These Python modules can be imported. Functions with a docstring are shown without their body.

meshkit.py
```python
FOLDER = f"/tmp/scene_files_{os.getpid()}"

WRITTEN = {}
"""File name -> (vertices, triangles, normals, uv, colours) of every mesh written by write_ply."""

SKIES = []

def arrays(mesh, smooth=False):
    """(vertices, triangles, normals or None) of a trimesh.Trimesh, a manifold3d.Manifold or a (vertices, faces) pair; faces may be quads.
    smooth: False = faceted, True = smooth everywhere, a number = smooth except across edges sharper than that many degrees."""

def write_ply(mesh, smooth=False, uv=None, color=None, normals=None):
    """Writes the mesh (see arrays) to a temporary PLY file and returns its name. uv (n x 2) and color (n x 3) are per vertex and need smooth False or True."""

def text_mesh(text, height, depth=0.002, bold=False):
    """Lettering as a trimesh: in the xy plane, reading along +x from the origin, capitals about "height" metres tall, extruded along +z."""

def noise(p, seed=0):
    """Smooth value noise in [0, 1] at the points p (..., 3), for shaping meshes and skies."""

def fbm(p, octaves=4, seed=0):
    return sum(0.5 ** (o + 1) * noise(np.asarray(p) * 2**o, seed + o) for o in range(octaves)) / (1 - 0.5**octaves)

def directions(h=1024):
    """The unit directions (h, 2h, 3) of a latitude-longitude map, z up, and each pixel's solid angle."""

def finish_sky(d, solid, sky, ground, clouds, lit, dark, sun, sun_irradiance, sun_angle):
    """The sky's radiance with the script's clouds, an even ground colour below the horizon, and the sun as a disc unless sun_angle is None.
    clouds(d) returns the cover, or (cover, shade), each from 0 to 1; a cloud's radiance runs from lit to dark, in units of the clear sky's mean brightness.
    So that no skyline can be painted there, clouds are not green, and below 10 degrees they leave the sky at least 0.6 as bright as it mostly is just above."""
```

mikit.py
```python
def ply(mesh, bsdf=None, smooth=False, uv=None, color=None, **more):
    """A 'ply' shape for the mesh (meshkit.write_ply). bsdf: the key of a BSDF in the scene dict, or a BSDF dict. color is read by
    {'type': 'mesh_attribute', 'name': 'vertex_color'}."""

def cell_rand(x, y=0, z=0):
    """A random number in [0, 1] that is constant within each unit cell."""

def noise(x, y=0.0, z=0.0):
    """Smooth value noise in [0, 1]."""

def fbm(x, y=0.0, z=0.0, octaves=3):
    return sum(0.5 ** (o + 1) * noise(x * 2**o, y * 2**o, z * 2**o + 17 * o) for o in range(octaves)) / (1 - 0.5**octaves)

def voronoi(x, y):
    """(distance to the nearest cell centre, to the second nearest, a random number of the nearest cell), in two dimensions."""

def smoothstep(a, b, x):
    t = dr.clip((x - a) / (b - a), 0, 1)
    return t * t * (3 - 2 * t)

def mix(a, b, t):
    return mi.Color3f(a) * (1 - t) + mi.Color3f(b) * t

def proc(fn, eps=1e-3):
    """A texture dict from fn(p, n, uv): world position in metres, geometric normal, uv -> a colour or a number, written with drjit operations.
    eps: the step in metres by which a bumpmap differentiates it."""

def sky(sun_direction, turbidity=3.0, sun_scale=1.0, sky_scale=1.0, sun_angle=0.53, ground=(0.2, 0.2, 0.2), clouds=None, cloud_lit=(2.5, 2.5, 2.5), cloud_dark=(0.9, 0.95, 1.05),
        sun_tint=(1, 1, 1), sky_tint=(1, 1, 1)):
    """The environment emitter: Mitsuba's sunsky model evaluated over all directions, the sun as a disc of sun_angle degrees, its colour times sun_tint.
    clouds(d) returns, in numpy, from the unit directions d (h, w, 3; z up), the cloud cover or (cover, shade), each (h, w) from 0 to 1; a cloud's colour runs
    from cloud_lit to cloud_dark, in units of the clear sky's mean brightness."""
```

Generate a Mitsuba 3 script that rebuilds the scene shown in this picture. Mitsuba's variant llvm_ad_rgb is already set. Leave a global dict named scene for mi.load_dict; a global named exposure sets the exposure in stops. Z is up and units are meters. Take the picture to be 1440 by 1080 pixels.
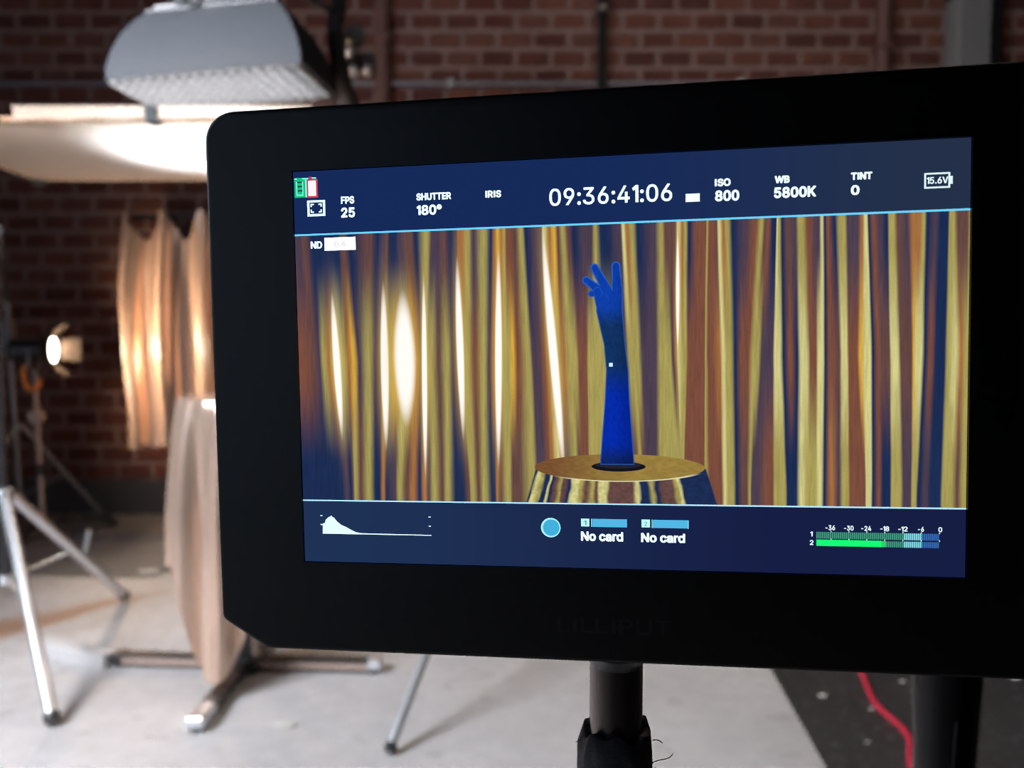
import math, random
import numpy as np
import trimesh, shapely, manifold3d
import drjit as dr
import mitsuba as mi
import mikit, meshkit
from shapely.geometry import Polygon, Point, box as sbox

T = mi.ScalarTransform4f
scene, labels = {}, {}
random.seed(5)
rng = np.random.default_rng(5)

# ------------------------------------------------------------------ camera, lights, exposure
PITCH = math.radians(3.0)
scene['camera'] = {
    'type': 'thinlens', 'fov': 2 * math.degrees(math.atan(720 / 1080)), 'fov_axis': 'x',
    'aperture_radius': 0.00095, 'focus_distance': 0.186, 'near_clip': 0.01, 'far_clip': 50.0,
    'to_world': T().look_at(origin=[0, 0, 1.0], target=[0, math.cos(PITCH), 1.0 - math.sin(PITCH)], up=[0, 0, 1]),
}
exposure = 0.0
SOFTBOX_RADIANCE = [270.0, 256.0, 242.0]
KEY_RADIANCE = [31.0, 32.5, 35.5]
ADDED_GLOW_RADIANCE = [1.15, 1.5, 2.0]
LAMP_RADIANCE = [700.0, 500.0, 320.0]
ADDED_CEILING_RADIANCE = [21.0, 18.5, 15.5]


# ------------------------------------------------------------------ helpers
def lin(r, g, b):
    f = lambda c: c / 12.92 if c <= 0.04045 else ((c + 0.055) / 1.055) ** 2.4
    return [f(c / 255.0) for c in (r, g, b)]


def rgb(c):
    return {'type': 'rgb', 'value': [float(x) for x in c]}


def numbered(key):
    if key not in scene and not any(k.startswith(key + '__') for k in scene) and key not in labels:
        return key
    n = 1
    while f'{key}_{n:03d}' in scene or any(k.startswith(f'{key}_{n:03d}__') for k in scene) or f'{key}_{n:03d}' in labels:
        n += 1
    return f'{key}_{n:03d}'


counts = {}


def part(parent, name, mesh, bsdf, smooth=30, label=None, kind=None, **more):
    base = f'{parent}__{name}'
    n = counts.get(base, 0)
    counts[base] = n + 1
    key = base if n == 0 else f'{base}_{n:03d}'
    scene[key] = mesh if isinstance(mesh, dict) else mikit.ply(mesh, bsdf, smooth, **more)
    tag = {}
    if label:
        tag['label'] = label
    if kind:
        tag['kind'] = kind
    if tag:
        labels[key] = tag
    return key


def thing(name, label, category, group=None):
    key = numbered(name)
    labels[key] = {'label': label, 'category': category}
    if group:
        labels[key]['group'] = group
    return key


def single(name, mesh, bsdf, label, category, smooth=30, group=None, kind=None, **more):
    key = thing(name, label, category, group)
    if kind:
        labels[key]['kind'] = kind
    scene[key] = mikit.ply(mesh, bsdf, smooth, **more)
    return key


def struct(name, mesh, bsdf, label, smooth=False, category=None):
    scene[name] = mikit.ply(mesh, bsdf, smooth)
    labels[name] = {'label': label, 'kind': 'structure', 'category': category or name.split('_')[0]}
    return name


def join(*ms):
    return trimesh.util.concatenate([m for m in ms])


def hull(pts):
    h = trimesh.convex.convex_hull(np.asarray(pts, float))
    return h


def bbox(x0, x1, y0, y1, z0, z1, c=0.0):
    """A box with chamfered edges."""
    if c <= 0:
        m = trimesh.creation.box([x1 - x0, y1 - y0, z1 - z0])
        m.apply_translation([(x0 + x1) / 2, (y0 + y1) / 2, (z0 + z1) / 2])
        return m
    p = []
    for x in (0, 1):
        for y in (0, 1):
            for z in (0, 1):
                X, Y, Z = (x1 if x else x0), (y1 if y else y0), (z1 if z else z0)
                sx, sy, sz = (-1 if x else 1), (-1 if y else 1), (-1 if z else 1)
                p += [[X + sx * c, Y + sy * c, Z], [X + sx * c, Y, Z + sz * c], [X, Y + sy * c, Z + sz * c]]
    return hull(p)


def frame_of(a, b):
    t = np.asarray(b, float) - np.asarray(a, float)
    t /= np.linalg.norm(t)
    r = np.cross(t, [0, 0, 1.0]) if abs(t[2]) < 0.95 else np.cross(t, [1.0, 0, 0])
    r /= np.linalg.norm(r)
    return t, r, np.cross(r, t)


def bar(a, b, w, h, c=0.002, spin=0.0):
    """A rectangular bar from a to b, w wide (level), h high."""
    t, r, u = frame_of(a, b)
    r, u = r * math.cos(spin) + u * math.sin(spin), u * math.cos(spin) - r * math.sin(spin)
    p = []
    for end, s in ((np.asarray(a, float), 1), (np.asarray(b, float), -1)):
        for i in (-1, 1):
            for j in (-1, 1):
                p.append(end + r * i * (w / 2 - c) + u * j * (h / 2 - c))
                p.append(end + t * s * c + r * i * w / 2 + u * j * (h / 2 - c))
                p.append(end + t * s * c + r * i * (w / 2 - c) + u * j * h / 2)
    return hull(p)


def tube(points, r, n=14, caps=True):
    """A round tube along a polyline; r a number or one per point."""
    p = np.asarray(points, float)
    r = np.broadcast_to(r, (len(p),))
    t = np.gradient(p, axis=0)
    t /= np.linalg.norm(t, axis=1, keepdims=True)
    a = np.cross(t[0], [0, 0, 1.0] if abs(t[0][2]) < 0.9 else [1.0, 0, 0])
    v = []
    for i in range(len(p)):
        a = a - t[i] * (a @ t[i])
        a /= np.linalg.norm(a)
        b = np.cross(t[i], a)
        ang = np.arange(n) * 2 * np.pi / n
        v.append(p[i] + r[i] * (np.cos(ang)[:, None] * a + np.sin(ang)[:, None] * b))
    v = np.vstack(v)
    f = []
    for i in range(len(p) - 1):
        for j in range(n):
            k = (j + 1) % n
            f += [[i * n + j, i * n + k, (i + 1) * n + k], [i * n + j, (i + 1) * n + k, (i + 1) * n + j]]
    if caps:
        v = np.vstack([v, p[:1], p[-1:]])
        m = len(p) * n
        for j in range(n):
            k = (j + 1) % n
            f += [[m, k, j], [m + 1, m - n + j, m - n + k]]
    return trimesh.Trimesh(v, f, process=False)


def rod(a, b, r, n=18, round_end=0.0):
    a, b = np.asarray(a, float), np.asarray(b, float)
    if round_end:
        t = (b - a) / np.linalg.norm(b - a)
        e = round_end
        return tube([a, a + t * e * 0.3, a + t * e, b - t * e, b - t * e * 0.3, b], [r * 0.55, r * 0.85, r, r, r * 0.85, r * 0.55], n)
    return tube([a, b], r, n)


def lathe(profile, origin, axis=(0, 0, 1), n=40):
    """A profile of (radius, height) turned about an axis through origin."""
    m = trimesh.creation.revolve(np.asarray(profile, float), sections=n)
    if m.volume < 0:
        m.invert()
    axis = np.asarray(axis, float) / np.linalg.norm(axis)
    m.apply_transform(trimesh.geometry.align_vectors([0, 0, 1], axis))
    m.apply_translation(origin)
    return m


def curve(points, n=60):
    from scipy.interpolate import CubicSpline
    p = np.asarray(points, float)
    s = np.concatenate([[0], np.cumsum(np.linalg.norm(np.diff(p, axis=0), axis=1))])
    return CubicSpline(s, p)(np.linspace(0, s[-1], n))


def slab(poly, z0, z1):
    m = trimesh.creation.extrude_polygon(poly, z1 - z0, engine='earcut')
    m.apply_translation([0, 0, z0])
    return m


def grid(P, closed_u=False):
    """Triangles of a (n, m, 3) grid of points."""
    n, m = P.shape[:2]
    idx = np.arange(n * m).reshape(n, m)
    a = idx if not closed_u else np.vstack([idx, idx[:1]])
    q = np.stack([a[:-1, :-1], a[1:, :-1], a[1:, 1:], a[:-1, 1:]], -1).reshape(-1, 4)
    return trimesh.Trimesh(P.reshape(-1, 3), np.vstack([q[:, [0, 1, 2]], q[:, [0, 2, 3]]]), process=False)


# ------------------------------------------------------------------ materials
def two(b):
    return {'type': 'twosided', 'bsdf': b}


def principled(color, rough, **k):
    c = color if isinstance(color, dict) else rgb(color)
    return two({'type': 'principled', 'base_color': c, 'roughness': rough, **k})


def brick_tone(r, g, b):
    def fn(p, n, uv):
        v = mikit.fbm(p.x * 60, p.y * 60, p.z * 60, 3) * 0.5 + mikit.noise(p.x * 9, p.y * 9, p.z * 14) * 0.5
        return mi.Color3f(r, g, b) * (0.40 + 0.50 * v)
    return fn


BRICKS = [(0.148, 0.058, 0.046), (0.125, 0.049, 0.041), (0.172, 0.070, 0.051), (0.108, 0.045, 0.040), (0.158, 0.068, 0.055)]
for i, c in enumerate(BRICKS):
    scene[f'mat_brick_{i}'] = two({'type': 'diffuse', 'reflectance': mikit.proc(brick_tone(*c))})
scene['mat_mortar'] = two({'type': 'diffuse', 'reflectance': mikit.proc(
    lambda p, n, uv: mi.Color3f(0.180, 0.116, 0.103) * (0.75 + 0.5 * mikit.fbm(p.x * 30, p.y * 30, p.z * 30, 2)))})
scene['mat_plaster'] = two({'type': 'diffuse', 'reflectance': rgb([0.045, 0.042, 0.045])})
scene['mat_skirting'] = principled([0.03, 0.028, 0.03], 0.6)


def floor_fn(p, n, uv):
    v = mikit.fbm(p.x * 3.1, p.y * 3.1, 0, 4)
    s = mikit.smoothstep(0.70, 0.82, mikit.noise(p.x * 70, p.y * 70, 3))
    d = mikit.mix((0.030, 0.030, 0.034), (0.070, 0.070, 0.078), v)
    d = mikit.mix(d, (0.15, 0.15, 0.16), s * 0.35)
    dust = mikit.smoothstep(3.98, 4.10, p.y + 0.06 * v) * (0.65 + 0.35 * v)
    return mikit.mix(d, (0.34, 0.285, 0.26), dust)


scene['mat_floor'] = two({'type': 'roughplastic', 'diffuse_reflectance': mikit.proc(floor_fn), 'alpha': 0.45})


def white_fn(p, n, uv):
    v = mikit.fbm(p.x * 2.3, p.y * 2.3, 1, 4)
    f = mikit.fbm(p.x * 26, p.y * 26, 2, 3)
    c = mikit.mix((0.66, 0.64, 0.635), (0.80, 0.785, 0.785), v)
    c = c * (0.9 + 0.16 * f)
    # a brown band across the left-hand sheet, wider towards the left
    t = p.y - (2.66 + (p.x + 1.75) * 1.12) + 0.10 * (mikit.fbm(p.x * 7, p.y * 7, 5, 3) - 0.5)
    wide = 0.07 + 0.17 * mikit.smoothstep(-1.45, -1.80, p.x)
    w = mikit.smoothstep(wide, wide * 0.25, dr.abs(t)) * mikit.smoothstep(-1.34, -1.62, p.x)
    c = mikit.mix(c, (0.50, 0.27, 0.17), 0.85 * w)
    k = mikit.smoothstep(0.78, 0.9, mikit.noise(p.x * 11, p.y * 11, 9)) * mikit.smoothstep(0.45, 0.6, f)
    return mikit.mix(c, (0.36, 0.33, 0.32), 0.30 * k)


scene['mat_grey_floor'] = two({'type': 'roughplastic', 'diffuse_reflectance': mikit.proc(lambda p, n, uv: mikit.mix((0.13, 0.142, 0.16), (0.27, 0.285, 0.31), mikit.fbm(p.x * 3.5, p.y * 5, 4, 4))), 'alpha': 0.45})
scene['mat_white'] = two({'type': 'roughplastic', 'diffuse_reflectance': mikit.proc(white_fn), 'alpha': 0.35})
scene['mat_black_plastic'] = two({'type': 'roughplastic', 'diffuse_reflectance': rgb([0.003, 0.0034, 0.0042]), 'alpha': 0.24})
scene['mat_logo'] = two({'type': 'roughplastic', 'diffuse_reflectance': rgb([0.014, 0.014, 0.017]), 'alpha': 0.26})
scene['mat_screen'] = two({'type': 'diffuse', 'reflectance': rgb([0.006, 0.006, 0.008])})
scene['mat_chrome'] = principled([0.84, 0.87, 0.90], 0.30, metallic=0.8)
scene['mat_dull_steel'] = principled([0.34, 0.34, 0.35], 0.42, metallic=0.85)
scene['mat_dark_steel'] = principled([0.13, 0.10, 0.095], 0.3, metallic=0.9)
scene['mat_black_metal'] = principled([0.018, 0.019, 0.021], 0.35)
scene['mat_gloss_black'] = principled([0.003, 0.003, 0.0035], 0.2, specular=0.12)
scene['mat_black_cloth'] = two({'type': 'diffuse', 'reflectance': rgb([0.012, 0.012, 0.014])})
scene['mat_grey_cloth'] = principled([0.115, 0.125, 0.14], 0.75, sheen=0.2)
scene['mat_grid'] = two({'type': 'diffuse', 'reflectance': rgb([0.0125, 0.0134, 0.0152])})
scene['mat_grid_cross'] = two({'type': 'diffuse', 'reflectance': rgb([0.0046, 0.0048, 0.0053])})
scene['mat_diffuser'] = two({'type': 'diffuse', 'reflectance': rgb([0.8, 0.8, 0.8])})
scene['mat_silk'] = {'type': 'principledthin', 'base_color': rgb([0.92, 0.73, 0.58]), 'roughness': 0.6, 'diff_trans': 1.0, 'spec_trans': 0.0}
scene['mat_wood'] = principled(mikit.proc(lambda p, n, uv: mi.Color3f(0.52, 0.30, 0.16) * (0.7 + 0.5 * mikit.noise(p.x * 8, p.y * 90, p.z * 90))), 0.55)
scene['mat_white_paint'] = principled([0.74, 0.72, 0.71], 0.5)
scene['mat_batten'] = principled([0.60, 0.585, 0.575], 0.7)
scene['mat_orange'] = principled([0.95, 0.27, 0.03], 0.35)
scene['mat_red_cable'] = principled([0.62, 0.03, 0.07], 0.4)
scene['mat_tape'] = principled(mikit.proc(lambda p, n, uv: mi.Color3f(0.014, 0.016, 0.020) * (0.5 + mikit.noise(p.x * 2600, p.y * 2600, p.z * 2600))), 0.75, sheen=0.3)
scene['mat_paper'] = two({'type': 'diffuse', 'reflectance': rgb([0.62, 0.60, 0.55])})
scene['mat_barn'] = two({'type': 'diffuse', 'reflectance': rgb([0.012, 0.010, 0.009])})
scene['mat_tan_edge'] = principled([0.45, 0.33, 0.27], 0.5)


def satin_fn(p, n, uv):
    v = mikit.fbm(uv.x * 900, uv.y * 9, 0, 2)
    return mi.Color3f(0.71, 0.51, 0.395) * (0.85 + 0.3 * v)


scene['mat_satin'] = principled(mikit.proc(satin_fn), 0.215, metallic=0.65, sheen=0.3)

# ------------------------------------------------------------------ the room
WALL = 4.486
floor = struct('floor', bbox(-4.6, 4.6, -3.1, WALL + 0.25, -0.15, 0.0), 'mat_floor', 'dark scuffed studio floor with a dusty pale strip along the brick wall')
struct('ceiling', bbox(-4.6, 4.6, -3.1, WALL + 0.25, 3.6, 3.75), 'mat_plaster', 'dark studio ceiling')
struct('wall_left', bbox(-4.75, -4.6, -3.1, WALL + 0.25, 0.0, 3.6), 'mat_plaster', 'dark side wall of the studio, to the left', category='wall')
struct('wall_right', bbox(4.6, 4.75, -3.1, WALL + 0.25, 0.0, 3.6), 'mat_plaster', 'dark side wall of the studio, to the right', category='wall')
struct('wall_front', bbox(-4.6, 4.6, -3.25, -3.1, 0.0, 3.6), 'mat_plaster', 'dark wall behind the photographer', category='wall')
struct('wall_back', bbox(-4.6, 4.6, WALL + 0.008, WALL + 0.25, 0.0, 3.6), 'mat_mortar', 'dark red brick wall at the back of the studio', category='wall')
struct('baseboard_back', bbox(-4.6, 4.6, WALL - 0.02, WALL + 0.008, 0.0, 0.20, 0.003), 'mat_skirting', 'black skirting along the foot of the brick wall', category='baseboard')

PX, PZ = 0.2035, 0.1035
BW, BH = PX - 0.031, PZ - 0.033
brick_mesh = bbox(-BW / 2, BW / 2, -0.004, 0.016, -BH / 2, BH / 2, 0.003)
brick_dicts = [mikit.ply(brick_mesh, f'mat_brick_{i}', False) for i in range(len(BRICKS))]
rest = []
spots = []
for r in range(34):
    z = 2.838 + (r - 26) * PZ
    if z - BH / 2 < 0.205 or z + BH / 2 > 3.6:
        continue
    for k in range(-22, 23):
        x = -0.081 + k * PX + (PX / 2 if r % 2 else 0)
        if abs(x) + BW / 2 < 4.58:
            spots.append((x, z))
# those that the photograph shows: the band above the monitor and the stretch left of the hanging cloth
seen = [s for s in spots if (s[1] > 2.36 and abs(s[0]) < 3.12 and s[1] < 3.02) or (-3.12 < s[0] < -1.75 and s[1] <= 2.36)]
seen = sorted(seen, key=lambda s: (s[1] <= 2.36, -s[1], s[0]))[:300]
chosen = set(seen)
for x, z in spots:
    jx, jz, jy = rng.uniform(-0.003, 0.003), rng.uniform(-0.0015, 0.0015), rng.uniform(-0.003, 0.003)
    if (x, z) in chosen:
        d = dict(brick_dicts[int(rng.integers(len(BRICKS)))])
        d['to_world'] = T().translate([x + jx, WALL + jy, z + jz])
        part('wall_back', 'brick', d, None)
    else:
        m = brick_mesh.copy()
        m.apply_translation([x + jx, WALL + jy, z + jz])
        rest.append(m)
part('wall_back', 'brickwork', join(*rest), 'mat_brick_0', False, kind='stuff')

# conduits and the steel column on the wall
scene['mat_conduit'] = principled([0.14, 0.13, 0.155], 0.6)
c = thing('wall_conduit', 'thin grey electrical conduit running level along the brick wall just above the monitor', 'pipe')
part(c, 'pipe', rod((-4.5, WALL - 0.022, 2.482), (2.40, WALL - 0.022, 2.482), 0.014), 'mat_conduit')
for x in (-3.4, -2.2, -0.35, 1.3):
    part(c, 'saddle', bbox(x - 0.02, x + 0.02, WALL - 0.044, WALL - 0.002, 2.456, 2.508, 0.004), 'mat_dull_steel')
c = thing('vertical_pipe', 'thin dark pipe running up the brick wall above the middle of the monitor', 'pipe')
part(c, 'pipe', rod((0.508, WALL - 0.062, 0.2), (0.508, WALL - 0.062, 3.6), 0.022), 'mat_black_cloth')
part(c, 'saddle', bbox(0.48, 0.536, WALL - 0.09, WALL - 0.002, 2.86, 2.90, 0.004), 'mat_black_metal')
part(c, 'saddle', bbox(0.48, 0.536, WALL - 0.09, WALL - 0.002, 1.36, 1.40, 0.004), 'mat_black_metal')
scene['mat_red_pipe'] = principled([0.085, 0.038, 0.033], 0.7)
c = thing('vertical_pipe', 'broad brick-red painted pipe on the wall, just right of the softbox', 'pipe')
part(c, 'pipe', rod((-0.731, WALL - 0.078, 0.2), (-0.731, WALL - 0.078, 3.6), 0.038), 'mat_red_pipe')
part(c, 'saddle', bbox(-0.776, -0.686, WALL - 0.12, WALL - 0.002, 2.70, 2.73, 0.004), 'mat_red_pipe')
c = thing('vertical_pipe', 'dark blurred pipe on the brick wall, left of the grey column', 'pipe')
part(c, 'pipe', rod((2.092, WALL - 0.06, 0.2), (2.092, WALL - 0.06, 3.6), 0.035), 'mat_red_pipe')
part(c, 'saddle', bbox(2.05, 2.134, WALL - 0.1, WALL - 0.002, 2.66, 2.69, 0.004), 'mat_red_pipe')
scene['mat_grey_paint'] = principled([0.135, 0.135, 0.142], 0.6)
c = thing('wall_column', 'upright grey painted box column in front of the brick wall, top right', 'column')
part(c, 'casing', bbox(2.469, 2.648, WALL - 0.15, WALL - 0.002, 0.2, 3.6, 0.006), 'mat_grey_paint')
part(c, 'bracket', bbox(2.46, 2.657, WALL - 0.158, WALL - 0.002, 2.93, 2.96, 0.004), 'mat_black_metal')
c = thing('vertical_pipe', 'black drainpipe close against the right side of the grey column', 'pipe')
part(c, 'pipe', rod((2.705, WALL - 0.065, 0.2), (2.705, WALL - 0.065, 3.6), 0.045), 'mat_black_cloth')
part(c, 'saddle', bbox(2.655, 2.755, WALL - 0.114, WALL - 0.002, 2.52, 2.55, 0.004), 'mat_black_metal')

# the white flooring sheets laid on the floor
seam = lambda y: -1.151 - (y - 1.778) * 0.1745


def edge_far(x0, x1, y, amp, n=36, seed=1):
    xs = np.linspace(x0, x1, n)
    ys = y + amp * (meshkit.fbm(np.stack([xs * 5, xs * 0 + seed, xs * 0], 1), 3) - 0.5) * 2
    return list(zip(xs, ys))


right_edge = lambda y: 0.739 + (y - 1.763) * 0.0998
pA = Polygon([(seam(-1.4) + 0.0006, -1.4), (right_edge(-1.4), -1.4)] + [(right_edge(3.27), 3.27)] + edge_far(right_edge(3.27) - 0.02, seam(3.27) + 0.02, 3.27, 0.035, 60, 3) + [(seam(3.25) + 0.0006, 3.25)])
pB = Polygon([(-3.9, -1.4), (seam(-1.4) - 0.0006, -1.4), (seam(2.385) - 0.0006, 2.385), (-3.9, 2.20)])
pC = Polygon([(-3.9, 2.202), (seam(2.387) - 0.0006, 2.387), (seam(3.25) - 0.0006, 3.25)] + edge_far(seam(3.25) - 0.03, -3.9, 3.22, 0.05, 40, 7))
part('floor', 'grey_sheet', slab(sbox(-3.9, 2.9, 0.5, 4.0), 0.0, 0.002), 'mat_grey_floor', False, label='scuffed grey flooring sheet between white sheets and wall')
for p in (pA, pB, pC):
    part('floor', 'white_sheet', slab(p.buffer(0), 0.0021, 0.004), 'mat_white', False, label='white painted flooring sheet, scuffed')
FZ = 0.004

# ------------------------------------------------------------------ the monitor in front
O = np.array([-0.05277298, 0.18741539, 1.04130774])
EX = np.array([0.989715990, -0.142070105, 0.0166836396])
EY = np.array([-0.0168771504, -0.000157122823, 0.999857558])
EN = np.cross(EX, EY)
M4 = np.eye(4)
M4[:3, 0], M4[:3, 1], M4[:3, 2], M4[:3, 3] = EX, EY, EN, O
mm = 0.001


def on_screen(mesh):
    """From millimetres on the screen's face (x right, y up, z towards the viewer) into the room."""
    m = mesh.copy()
    m.apply_scale(mm)
    m.apply_transform(M4)
    return m


mon = thing('field_monitor', 'black camera field monitor whose lit screen shows a blue hand before gold curtains', 'monitor')
outline = Polygon([(-22.5, 15.4), (184.5, 15.4), (184.5, -110.2), (172.6, -117.6), (-10.6, -117.6), (-22.5, -110.2)])
corner = []
for cx, cy, a0 in ((-15.2, 8.1, 90),):
    corner = [(cx + 7.3 * math.cos(math.radians(a)), cy + 7.3 * math.sin(math.radians(a))) for a in np.linspace(90, 180, 14)]
rc = [(177.2 + 7.3 * math.cos(math.radians(a)), 8.1 + 7.3 * math.sin(math.radians(a))) for a in np.linspace(0, 90, 14)]
low = Polygon([(-22.5, -60), (184.5, -60), (184.5, -110.2), (172.6, -117.6), (-10.6, -117.6), (-22.5, -110.2)]).buffer(-2.5).buffer(2.5, quad_segs=8)
outline = Polygon([tuple(q) for q in corner + [(-22.5, -60.0), (184.5, -60.0)] + rc]).union(low).convex_hull
pts = []
for inset, z in ((1.3, 0.5), (0.4, 0.15), (0.0, -0.8), (0.0, -19.0), (1.0, -21.0), (2.5, -22.0)):
    q = np.array(outline.buffer(-inset).exterior.coords) if inset else np.array(outline.exterior.coords)
    pts.append(np.column_stack([q, np.full(len(q), z)]))
body = hull(np.vstack(pts))
to_man = lambda m: manifold3d.Manifold(manifold3d.Mesh(np.asarray(m.vertices, np.float32), np.asarray(m.faces, np.uint32)))


def from_man(m):
    q = m.to_mesh()
    return trimesh.Trimesh(q.vert_properties[:, :3], q.tri_verts, process=False)


cut = bbox(-0.15, 152.15, -95.15, 0.15, -0.6, 5)
body = from_man(to_man(body) - to_man(cut))
part(mon, 'housing', on_screen(body), 'mat_black_plastic', 25)

def lettering(text, h, bold):
    """meshkit's lettering, but with plain strokes for I and 1 as this screen's typeface has them."""
    if not set(text) & set('I1'):
        return meshkit.text_mesh(text, h, 0.04, bold)
    st, x, out = (0.21 if bold else 0.15) * h, 0.0, []
    runs = ''.join(c if c not in 'I1' else '\0' + c + '\0' for c in text).split('\0')
    for r in filter(None, runs):
        if r == 'I':
            out.append(slab(sbox(x, 0, x + st, h), 0, 0.04))
            x += st + 0.19 * h
        elif r == '1':
            g = sbox(x + 0.20 * h, 0, x + 0.20 * h + st, h).union(Polygon([(x + 0.20 * h, h), (x + 0.20 * h + st * 0.6, h), (x + 0.20 * h, h * 0.80), (x + 0.06 * h, h * 0.70), (x, h * 0.83)]))
            out.append(slab(g, 0, 0.04))
            x += 0.20 * h + st + 0.14 * h
        else:
            m = meshkit.text_mesh(r.strip(), h, 0.04, bold)
            m.apply_translation([x - m.bounds[0][0], 0, 0])
            out.append(m)
            x = m.bounds[1][0] + 0.19 * h
    return join(*out)


LET = lettering('LILLIPUT', 3.6, True)
b = LET.bounds
LET.apply_translation([-b[0][0], -b[0][1], 0])
LET.apply_scale([26.3 / (b[1][0] - b[0][0]), 3.6 / (b[1][1] - b[0][1]), 3.0])
LET.apply_translation([62.3, -110.3, 0.5])
part(mon, 'nameplate', on_screen(LET), 'mat_logo', False, label='faint dark grey raised lettering under the screen')

# buttons along the top edge (their tops only are seen from a step aside)
for u in (112, 122, 132, 142):
    part(mon, 'button', on_screen(lathe([(0, 0), (3.2, 0), (3.2, 0.8), (2.8, 1.1), (0, 1.1)], (u, 15.3, -10.5), (0, 1, 0), 20)), 'mat_black_plastic')

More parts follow.
